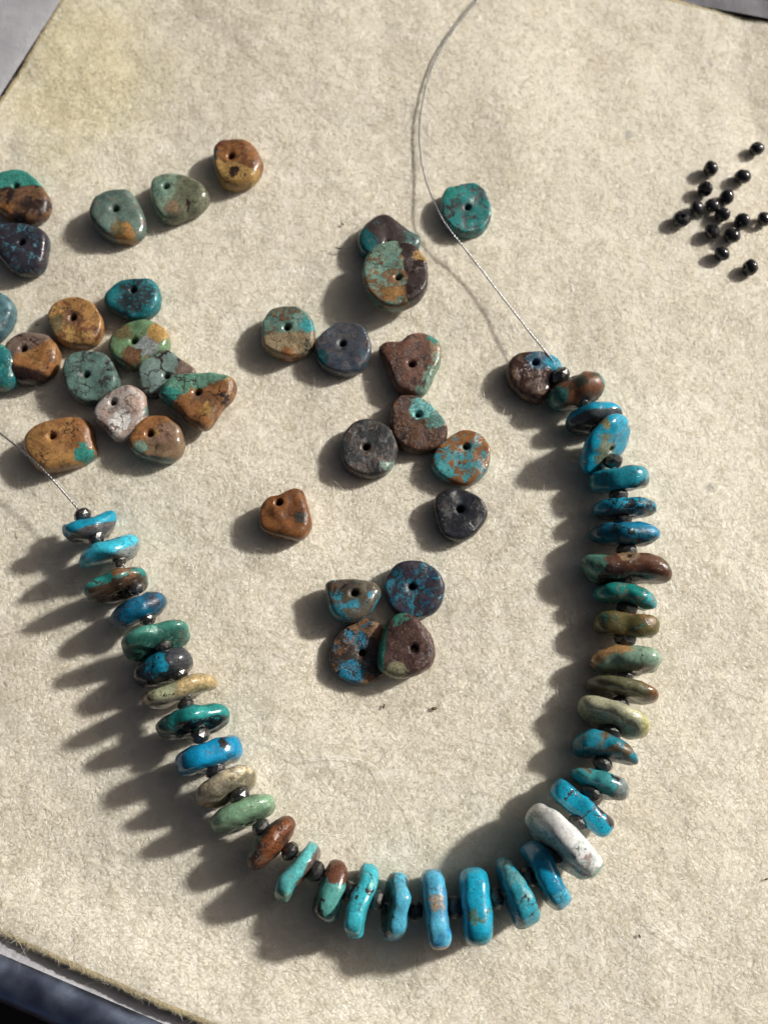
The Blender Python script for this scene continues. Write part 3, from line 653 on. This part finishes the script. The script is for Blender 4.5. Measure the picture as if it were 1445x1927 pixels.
STR = [  # p0, p1, centre, thickness, visible face, face side, base, layers, label, options
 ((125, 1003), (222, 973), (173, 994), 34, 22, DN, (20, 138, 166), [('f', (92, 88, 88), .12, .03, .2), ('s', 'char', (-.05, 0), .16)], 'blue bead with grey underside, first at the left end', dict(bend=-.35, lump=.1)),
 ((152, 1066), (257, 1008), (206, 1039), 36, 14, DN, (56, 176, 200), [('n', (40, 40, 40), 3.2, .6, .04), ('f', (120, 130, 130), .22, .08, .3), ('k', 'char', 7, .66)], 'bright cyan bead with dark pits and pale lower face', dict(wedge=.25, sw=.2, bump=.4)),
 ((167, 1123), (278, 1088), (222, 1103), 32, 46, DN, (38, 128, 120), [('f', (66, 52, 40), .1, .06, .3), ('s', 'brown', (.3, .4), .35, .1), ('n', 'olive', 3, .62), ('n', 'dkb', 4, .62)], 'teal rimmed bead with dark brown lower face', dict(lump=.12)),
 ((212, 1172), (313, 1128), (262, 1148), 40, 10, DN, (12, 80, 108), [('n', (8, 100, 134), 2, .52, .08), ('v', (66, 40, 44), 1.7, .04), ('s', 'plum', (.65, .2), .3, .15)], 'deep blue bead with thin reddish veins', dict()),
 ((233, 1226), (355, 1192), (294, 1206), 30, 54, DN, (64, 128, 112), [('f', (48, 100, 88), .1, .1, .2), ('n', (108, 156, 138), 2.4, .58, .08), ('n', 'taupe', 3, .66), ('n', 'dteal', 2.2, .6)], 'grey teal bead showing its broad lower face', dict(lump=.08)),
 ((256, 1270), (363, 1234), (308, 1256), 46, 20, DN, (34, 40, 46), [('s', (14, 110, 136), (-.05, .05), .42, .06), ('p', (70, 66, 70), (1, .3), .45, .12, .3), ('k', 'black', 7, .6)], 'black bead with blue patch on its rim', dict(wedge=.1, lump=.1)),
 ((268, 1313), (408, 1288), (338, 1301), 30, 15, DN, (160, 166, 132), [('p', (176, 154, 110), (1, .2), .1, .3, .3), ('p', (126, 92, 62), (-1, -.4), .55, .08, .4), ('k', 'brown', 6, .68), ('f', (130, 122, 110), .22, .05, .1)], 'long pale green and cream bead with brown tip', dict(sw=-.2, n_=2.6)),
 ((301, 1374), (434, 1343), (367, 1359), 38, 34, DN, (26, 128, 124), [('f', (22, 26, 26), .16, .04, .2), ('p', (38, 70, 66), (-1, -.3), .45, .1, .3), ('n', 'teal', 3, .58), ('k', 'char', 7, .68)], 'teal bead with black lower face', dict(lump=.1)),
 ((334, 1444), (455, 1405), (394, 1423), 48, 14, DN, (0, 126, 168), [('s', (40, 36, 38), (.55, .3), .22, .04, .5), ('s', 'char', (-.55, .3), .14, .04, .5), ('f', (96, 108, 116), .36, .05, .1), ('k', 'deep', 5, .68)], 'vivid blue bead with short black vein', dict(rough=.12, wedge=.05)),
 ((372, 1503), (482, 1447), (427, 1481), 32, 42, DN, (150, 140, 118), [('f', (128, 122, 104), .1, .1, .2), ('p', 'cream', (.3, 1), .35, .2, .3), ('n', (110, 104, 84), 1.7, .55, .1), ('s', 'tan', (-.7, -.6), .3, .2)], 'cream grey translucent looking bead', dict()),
 ((399, 1553), (518, 1507), (458, 1531), 36, 22, DN, (118, 156, 124), [('n', (138, 170, 138), 2, .55, .1), ('s', 'dkb', (.15, -.2), .1, .04, .2), ('s', 'dkb', (.6, .3), .09, .03, .2), ('f', (104, 132, 104), .26, .06, .1)], 'pale mint green bead', dict(n_=2.7)),  # lower face darker: its shade is painted into the stone colour
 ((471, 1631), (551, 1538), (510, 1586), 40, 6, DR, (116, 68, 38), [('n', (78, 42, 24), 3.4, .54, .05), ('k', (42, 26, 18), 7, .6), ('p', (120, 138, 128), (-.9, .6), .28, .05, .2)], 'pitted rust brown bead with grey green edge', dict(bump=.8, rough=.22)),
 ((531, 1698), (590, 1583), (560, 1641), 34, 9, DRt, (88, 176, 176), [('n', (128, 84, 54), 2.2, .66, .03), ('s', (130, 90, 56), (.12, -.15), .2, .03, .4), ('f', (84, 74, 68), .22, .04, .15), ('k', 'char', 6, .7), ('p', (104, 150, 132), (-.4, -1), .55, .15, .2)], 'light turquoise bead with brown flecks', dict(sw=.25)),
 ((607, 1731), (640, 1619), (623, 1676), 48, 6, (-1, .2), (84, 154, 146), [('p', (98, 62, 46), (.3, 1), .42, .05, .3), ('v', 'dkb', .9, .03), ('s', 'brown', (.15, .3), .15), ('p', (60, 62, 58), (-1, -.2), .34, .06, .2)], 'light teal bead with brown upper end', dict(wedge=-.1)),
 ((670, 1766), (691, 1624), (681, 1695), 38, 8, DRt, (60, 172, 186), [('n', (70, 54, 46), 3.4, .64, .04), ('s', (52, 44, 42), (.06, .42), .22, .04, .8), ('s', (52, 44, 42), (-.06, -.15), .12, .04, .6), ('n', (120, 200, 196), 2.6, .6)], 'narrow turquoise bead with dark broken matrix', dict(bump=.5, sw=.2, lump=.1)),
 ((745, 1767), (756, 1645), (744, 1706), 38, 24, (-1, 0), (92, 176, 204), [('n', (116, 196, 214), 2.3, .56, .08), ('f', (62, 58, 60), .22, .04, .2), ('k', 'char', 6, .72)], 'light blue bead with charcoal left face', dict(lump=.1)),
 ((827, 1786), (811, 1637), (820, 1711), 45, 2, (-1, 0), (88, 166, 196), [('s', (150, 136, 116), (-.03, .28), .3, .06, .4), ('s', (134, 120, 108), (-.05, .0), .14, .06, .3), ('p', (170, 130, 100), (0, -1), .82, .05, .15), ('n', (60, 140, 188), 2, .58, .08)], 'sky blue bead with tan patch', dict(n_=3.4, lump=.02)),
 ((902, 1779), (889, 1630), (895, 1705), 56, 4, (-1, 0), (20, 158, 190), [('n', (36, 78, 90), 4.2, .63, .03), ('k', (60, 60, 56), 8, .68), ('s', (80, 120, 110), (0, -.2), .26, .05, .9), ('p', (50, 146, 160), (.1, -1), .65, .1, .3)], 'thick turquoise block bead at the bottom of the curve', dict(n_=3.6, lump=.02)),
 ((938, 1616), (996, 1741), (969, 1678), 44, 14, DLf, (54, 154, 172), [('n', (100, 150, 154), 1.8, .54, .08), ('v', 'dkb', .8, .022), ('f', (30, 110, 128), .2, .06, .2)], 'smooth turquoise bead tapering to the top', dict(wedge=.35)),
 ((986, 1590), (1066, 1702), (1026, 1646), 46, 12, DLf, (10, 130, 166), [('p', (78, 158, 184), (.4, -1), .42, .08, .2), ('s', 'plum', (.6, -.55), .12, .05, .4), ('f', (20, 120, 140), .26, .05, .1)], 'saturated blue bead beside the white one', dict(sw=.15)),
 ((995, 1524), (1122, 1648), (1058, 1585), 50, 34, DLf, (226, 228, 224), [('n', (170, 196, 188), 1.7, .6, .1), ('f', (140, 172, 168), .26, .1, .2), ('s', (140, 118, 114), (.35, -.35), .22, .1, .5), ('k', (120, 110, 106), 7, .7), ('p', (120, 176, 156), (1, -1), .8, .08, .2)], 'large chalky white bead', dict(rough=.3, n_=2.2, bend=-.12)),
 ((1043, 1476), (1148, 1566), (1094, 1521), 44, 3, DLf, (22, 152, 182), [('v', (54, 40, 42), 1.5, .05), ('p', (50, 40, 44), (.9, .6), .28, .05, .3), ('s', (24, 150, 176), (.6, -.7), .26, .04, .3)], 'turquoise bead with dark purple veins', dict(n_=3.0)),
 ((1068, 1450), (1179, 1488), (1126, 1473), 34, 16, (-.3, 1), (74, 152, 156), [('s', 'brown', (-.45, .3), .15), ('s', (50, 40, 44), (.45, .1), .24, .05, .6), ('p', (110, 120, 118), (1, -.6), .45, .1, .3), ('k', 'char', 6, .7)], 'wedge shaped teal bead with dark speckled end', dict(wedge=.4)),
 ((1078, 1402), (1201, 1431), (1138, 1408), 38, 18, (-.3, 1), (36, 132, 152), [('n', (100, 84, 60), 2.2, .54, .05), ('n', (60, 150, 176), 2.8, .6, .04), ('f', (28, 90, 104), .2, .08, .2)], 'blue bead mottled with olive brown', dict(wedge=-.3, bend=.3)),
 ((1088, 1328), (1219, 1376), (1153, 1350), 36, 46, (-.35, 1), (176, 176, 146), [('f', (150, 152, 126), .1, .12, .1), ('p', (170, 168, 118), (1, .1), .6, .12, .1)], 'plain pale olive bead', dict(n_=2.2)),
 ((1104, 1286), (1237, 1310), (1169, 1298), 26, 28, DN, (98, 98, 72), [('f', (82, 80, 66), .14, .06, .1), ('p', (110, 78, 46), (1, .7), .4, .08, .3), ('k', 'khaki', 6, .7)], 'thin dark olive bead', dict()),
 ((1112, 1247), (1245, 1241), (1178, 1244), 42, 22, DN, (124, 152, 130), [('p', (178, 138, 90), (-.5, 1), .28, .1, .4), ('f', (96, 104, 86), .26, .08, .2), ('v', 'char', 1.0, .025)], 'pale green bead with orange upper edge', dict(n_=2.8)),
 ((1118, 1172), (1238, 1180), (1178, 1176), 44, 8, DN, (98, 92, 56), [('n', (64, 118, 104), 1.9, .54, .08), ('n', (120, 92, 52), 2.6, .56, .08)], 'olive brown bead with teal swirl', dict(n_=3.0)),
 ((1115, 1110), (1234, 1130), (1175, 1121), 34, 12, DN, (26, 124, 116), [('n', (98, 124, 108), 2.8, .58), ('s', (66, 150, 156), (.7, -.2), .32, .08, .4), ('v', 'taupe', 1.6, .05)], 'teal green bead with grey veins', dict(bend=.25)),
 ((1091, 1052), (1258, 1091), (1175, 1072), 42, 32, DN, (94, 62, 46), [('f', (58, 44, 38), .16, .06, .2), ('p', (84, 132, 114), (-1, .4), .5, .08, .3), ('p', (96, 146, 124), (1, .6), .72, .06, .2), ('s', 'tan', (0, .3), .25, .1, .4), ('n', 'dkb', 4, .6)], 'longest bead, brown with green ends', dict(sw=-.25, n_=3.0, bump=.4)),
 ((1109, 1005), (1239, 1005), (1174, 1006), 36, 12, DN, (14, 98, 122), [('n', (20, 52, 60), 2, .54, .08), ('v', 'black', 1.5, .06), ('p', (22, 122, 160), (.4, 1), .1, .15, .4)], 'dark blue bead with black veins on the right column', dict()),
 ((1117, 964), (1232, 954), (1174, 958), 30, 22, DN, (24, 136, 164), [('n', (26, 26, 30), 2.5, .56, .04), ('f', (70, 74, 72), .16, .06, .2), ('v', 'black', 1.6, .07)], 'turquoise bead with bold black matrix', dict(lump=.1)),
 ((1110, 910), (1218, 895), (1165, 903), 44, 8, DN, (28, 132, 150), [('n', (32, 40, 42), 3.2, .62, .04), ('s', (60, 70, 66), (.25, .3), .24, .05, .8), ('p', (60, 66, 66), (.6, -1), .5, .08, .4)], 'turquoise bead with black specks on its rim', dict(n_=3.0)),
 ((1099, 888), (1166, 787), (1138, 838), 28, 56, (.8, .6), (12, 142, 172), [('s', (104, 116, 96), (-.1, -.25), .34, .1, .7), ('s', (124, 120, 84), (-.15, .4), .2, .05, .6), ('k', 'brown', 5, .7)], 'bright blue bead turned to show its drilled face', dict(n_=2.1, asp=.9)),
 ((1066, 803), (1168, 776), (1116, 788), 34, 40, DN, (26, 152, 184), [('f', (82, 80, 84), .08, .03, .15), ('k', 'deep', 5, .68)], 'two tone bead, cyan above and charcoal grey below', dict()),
 ((1034, 754), (1133, 712), (1083, 738), 48, 14, DN, (58, 76, 66), [('n', (110, 70, 44), 1.7, .5, .1), ('s', (64, 140, 136), (.9, .3), .25, .08, .2), ('s', (50, 110, 104), (-.7, -.3), .35, .12, .3), ('k', 'dkb', 6, .66)], 'brown and dark teal bead, last at the right end', dict(n_=2.8)),
]
BEADS = []
for i, S_ in enumerate(STR):
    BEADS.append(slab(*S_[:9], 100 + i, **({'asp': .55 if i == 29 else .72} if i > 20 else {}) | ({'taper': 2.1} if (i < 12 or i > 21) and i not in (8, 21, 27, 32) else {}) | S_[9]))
SPC = [  # centre pixel, radius px, index of the bead before it, material
 (156, 970, 16, 0), (183, 1013, 15, 0), (226, 1055, 14, 1), (257, 1107, 15, 2), (279, 1165, 15, 3), (308, 1214, 15, 4), (338, 1268, 16, 5), (347, 1309, 15, 6), (350, 1327, 15, 6),
 (377, 1384, 19, 7), (407, 1449, 19, 8), (452, 1497, 20, 9), (491, 1556, 17, 10), (546, 1602, 18, 11), (594, 1640, 19, 12), (656, 1677, 18, 13), (710, 1694, 18, 14), (782, 1714, 18, 15),
 (855, 1708, 20, 16), (932, 1690, 19, 17), (993, 1650, 19, 18), (1042, 1612, 17, 19), (1087, 1548, 18, 20), (1112, 1492, 19, 21), (1133, 1437, 18, 22), (1151, 1376, 18, 23), (1166, 1322, 15, 24), (1176, 1271, 15, 25),
 (1176, 1202, 20, 26), (1179, 1145, 20, 27), (1174, 1094, 15, 28), (1178, 1036, 19, 29), (1171, 981, 17, 30), (1163, 932, 18, 31), (1154, 868, 17, 32), (1124, 812, 15, 33), (1096, 757, 16, 34), (1054, 708, 19, 35)]
me1 = [spacer_mesh('spacer_bead', PEWT, k, .88, .22, 10) for k in range(3)]
SHINE = metal_mat('dark_hematite', (.035, .036, .036), (.10, .10, .095), .1, .3, .7)
me2 = [spacer_mesh('spacer_bead', SHINE, k + 9, .9, .22, 9) for k in range(3)]
pts = []
for k, (x, y, r, bi) in enumerate(SPC):
    z = BEADS[min(bi, len(BEADS) - 1)][0].z * .5 + BEADS[min(bi + 1, len(BEADS) - 1)][0].z * .5 if k else BEADS[0][0].z
    pts.append(at(x, y, z + (.07 if k > 24 else .12)))
for k, (x, y, r, bi) in enumerate(SPC):
    d = (pts[min(k + 1, len(pts) - 1)] - pts[max(k - 1, 0)]).normalized()
    s = (at(x + 1, y, pts[k].z) - pts[k]).length
    pew = y < 1520 and x < 600 or k in (12, 13, 15, 34, 37)
    place('spacer_bead', (me1 if pew else me2)[k % 3], pts[k], r * s * 1.08, d, k * .9, neck)
# wire: twisted steel cable through every bead, with two bare ends
nodes = [atg(-60, 770, .5), atg(0, 815, .55), atg(45, 851, .6), atg(90, 893, .6), atg(130, 938, .56)]
nodes += [pts[0]] + [p for k, p in enumerate(pts[1:])]
zb_ = pts[-1].z
nodes += [at(1048, 690, zb_ + .02), atg(1000, 630, .34), atg(950, 566, .24), atg(900, 501, .24), atg(861, 452, .32), atg(838, 422, .33), atg(824, 397, .31), atg(812, 370, .24), atg(800, 335, .15), atg(791, 290, .08), atg(789, 240, .07), atg(795, 190, .065), atg(809, 137, .065), atg(830, 90, .07), atg(860, 46, .08), atg(897, 0, .13), atg(935, -40, .15)]
pth = spline(nodes, 40)
res = [pth[0]]; step = .014                                      # even spacing
acc = 0
for a_, b_ in zip(pth, pth[1:]):
    seg = (b_ - a_).length; pos_ = step - acc
    while pos_ <= seg: res.append(a_.lerp(b_, pos_ / seg)); pos_ += step
    acc = seg - (pos_ - step)
V, F = [], []
for sdx in range(2):
    hp = []
    for i, p in enumerate(res):
        t = (res[min(i + 1, len(res) - 1)] - res[max(i - 1, 0)]).normalized(); s = t.cross(Vector((0, 0, 1))).normalized(); q_ = s.cross(t)
        an = i * step / .15 * 2 * math.pi + sdx * math.pi
        hp.append(p + (s * math.cos(an) + q_ * math.sin(an)) * .0095)
    v_, f_ = tube(hp, .0108, 5); o_ = len(V); V += v_; F += [tuple(i + o_ for i in g) for g in f_]
b = NB('steel_cable'); b.p.inputs['Metallic'].default_value = 1; b.p.inputs['Base Color'].default_value = (.33, .34, .36, 1); b.p.inputs['Roughness'].default_value = .28
STEEL = b.m
mesh_obj('beading_wire', [v - neck.location for v in V], F, STEEL, loc=neck.location, parent=neck)

# ------------------------------------------------------------------ lint and crumbs on the felt
b = NB('white_lint'); b.p.inputs['Base Color'].default_value = (.9, .89, .86, 1); b.p.inputs['Roughness'].default_value = .4
LINT = b.m
b = NB('dark_crumb'); b.p.inputs['Base Color'].default_value = (.12, .09, .045, 1); b.p.inputs['Roughness'].default_value = .8; CRUMB = b.m
LN = [([(505, 1392), (560, 1428), (640, 1425), (705, 1442), (735, 1490), (755, 1520)], 'long wavy white lint fibre crossing the felt inside the strand'),
      ([(764, 1508), (780, 1540), (788, 1575), (794, 1602)], 'short curved white lint fibre above the bottom of the strand'),
      ([(494, 1394), (520, 1400), (546, 1412)], 'short straight white lint fibre right of the vivid blue strung bead'),
      ([(72, 1057), (98, 1058), (118, 1053), (145, 1052)], 'wavy white lint fibre left of the strand'),
      ([(0, 1194), (25, 1186), (56, 1180)], 'pale lint fibre at the left edge of the picture'),
      ([(1200, 1694), (1235, 1745), (1270, 1770), (1310, 1795), (1365, 1812)], 'long white lint fibre on the bare felt at lower right'),
      ([(352, 1040), (362, 1062), (368, 1075), (374, 1050)], 'tiny looped lint fibre right of the upper left strand'),
      ([(1058, 868), (1070, 880), (1082, 884)], 'tiny lint fibre left of the right hand strand'),
      ([(895, 1480), (905, 1490), (918, 1484), (926, 1494)], 'tiny kinked lint fibre inside the strand at right of centre'),
      ([(1375, 1288), (1405, 1300), (1440, 1312)], 'fine lint fibre at the right edge of the picture')]
for pts_, lab in LN:
    path = []
    for p in spline([atg(*p, .08) for p in pts_], 10):
        path.append(Vector((p.x, p.y, float(felt_z(np.array([p.x]), np.array([p.y]))[0]) + .075)))
    v_, f_ = tube(path, [.0042 * (.4 + 1.2 * math.sin(math.pi * min(1, max(.03, i_ / max(1, len(path) - 1))))) ** .5 for i_ in range(len(path))], 4); c0 = path[len(path) // 2]
    props(mesh_obj('lint_fibre', [p - c0 for p in v_], f_, LINT, loc=c0), lab, 'lint', 'stray white lint fibres')
CR = [((817, 1333), .055, 'brown crumb lying on the felt below the lower four beads'), ((722, 1329), .045, 'olive crumb left of the brown one below the lower four beads'), ((644, 420), .04, 'tiny crumb on the felt left of the stacked pair of beads'),
      ((70, 608), .03, 'tiny dark crumb between slate bead and tan round bead'), ((1204, 1762), .035, 'tiny reddish crumb on bare felt at lower right'), ((1443, 1655), .035, 'tiny dark crumb at the right edge of the picture')]
for k, (p, r, lab) in enumerate(CR):
    rg = random.Random(k); V = []
    c = atg(*p, .06); c.z = float(felt_z(np.array([c.x]), np.array([c.y]))[0]) + .03
    for i in range(6):
        for j in range(6):
            t = math.pi * i / 5; a = 2 * math.pi * j / 6; q_ = rg.uniform(.7, 1.2)
            V.append((math.sin(t) * math.cos(a) * r * 1.1 * q_, math.sin(t) * math.sin(a) * r * .55 * q_, math.cos(t) * r * .4))
    F = [(i * 6 + j, i * 6 + (j + 1) % 6, (i + 1) * 6 + (j + 1) % 6, (i + 1) * 6 + j) for i in range(5) for j in range(6)]
    o = mesh_obj('crumb', V, F, CRUMB, loc=c); o.rotation_euler.z = k * 1.3
    props(o, lab, 'crumb', 'crumbs on the felt')
# splinter of bright wire
path = [atg(632, 466, .08), atg(642, 468, .1), atg(652, 466, .08)]
v_, f_ = tube(spline(path, 5), .014, 5); c0 = path[1]
props(mesh_obj('wire_clipping', [p - c0 for p in v_], f_, STEEL, loc=c0), 'tiny bright wire clipping on the felt left of the stacked pair', 'clipping')
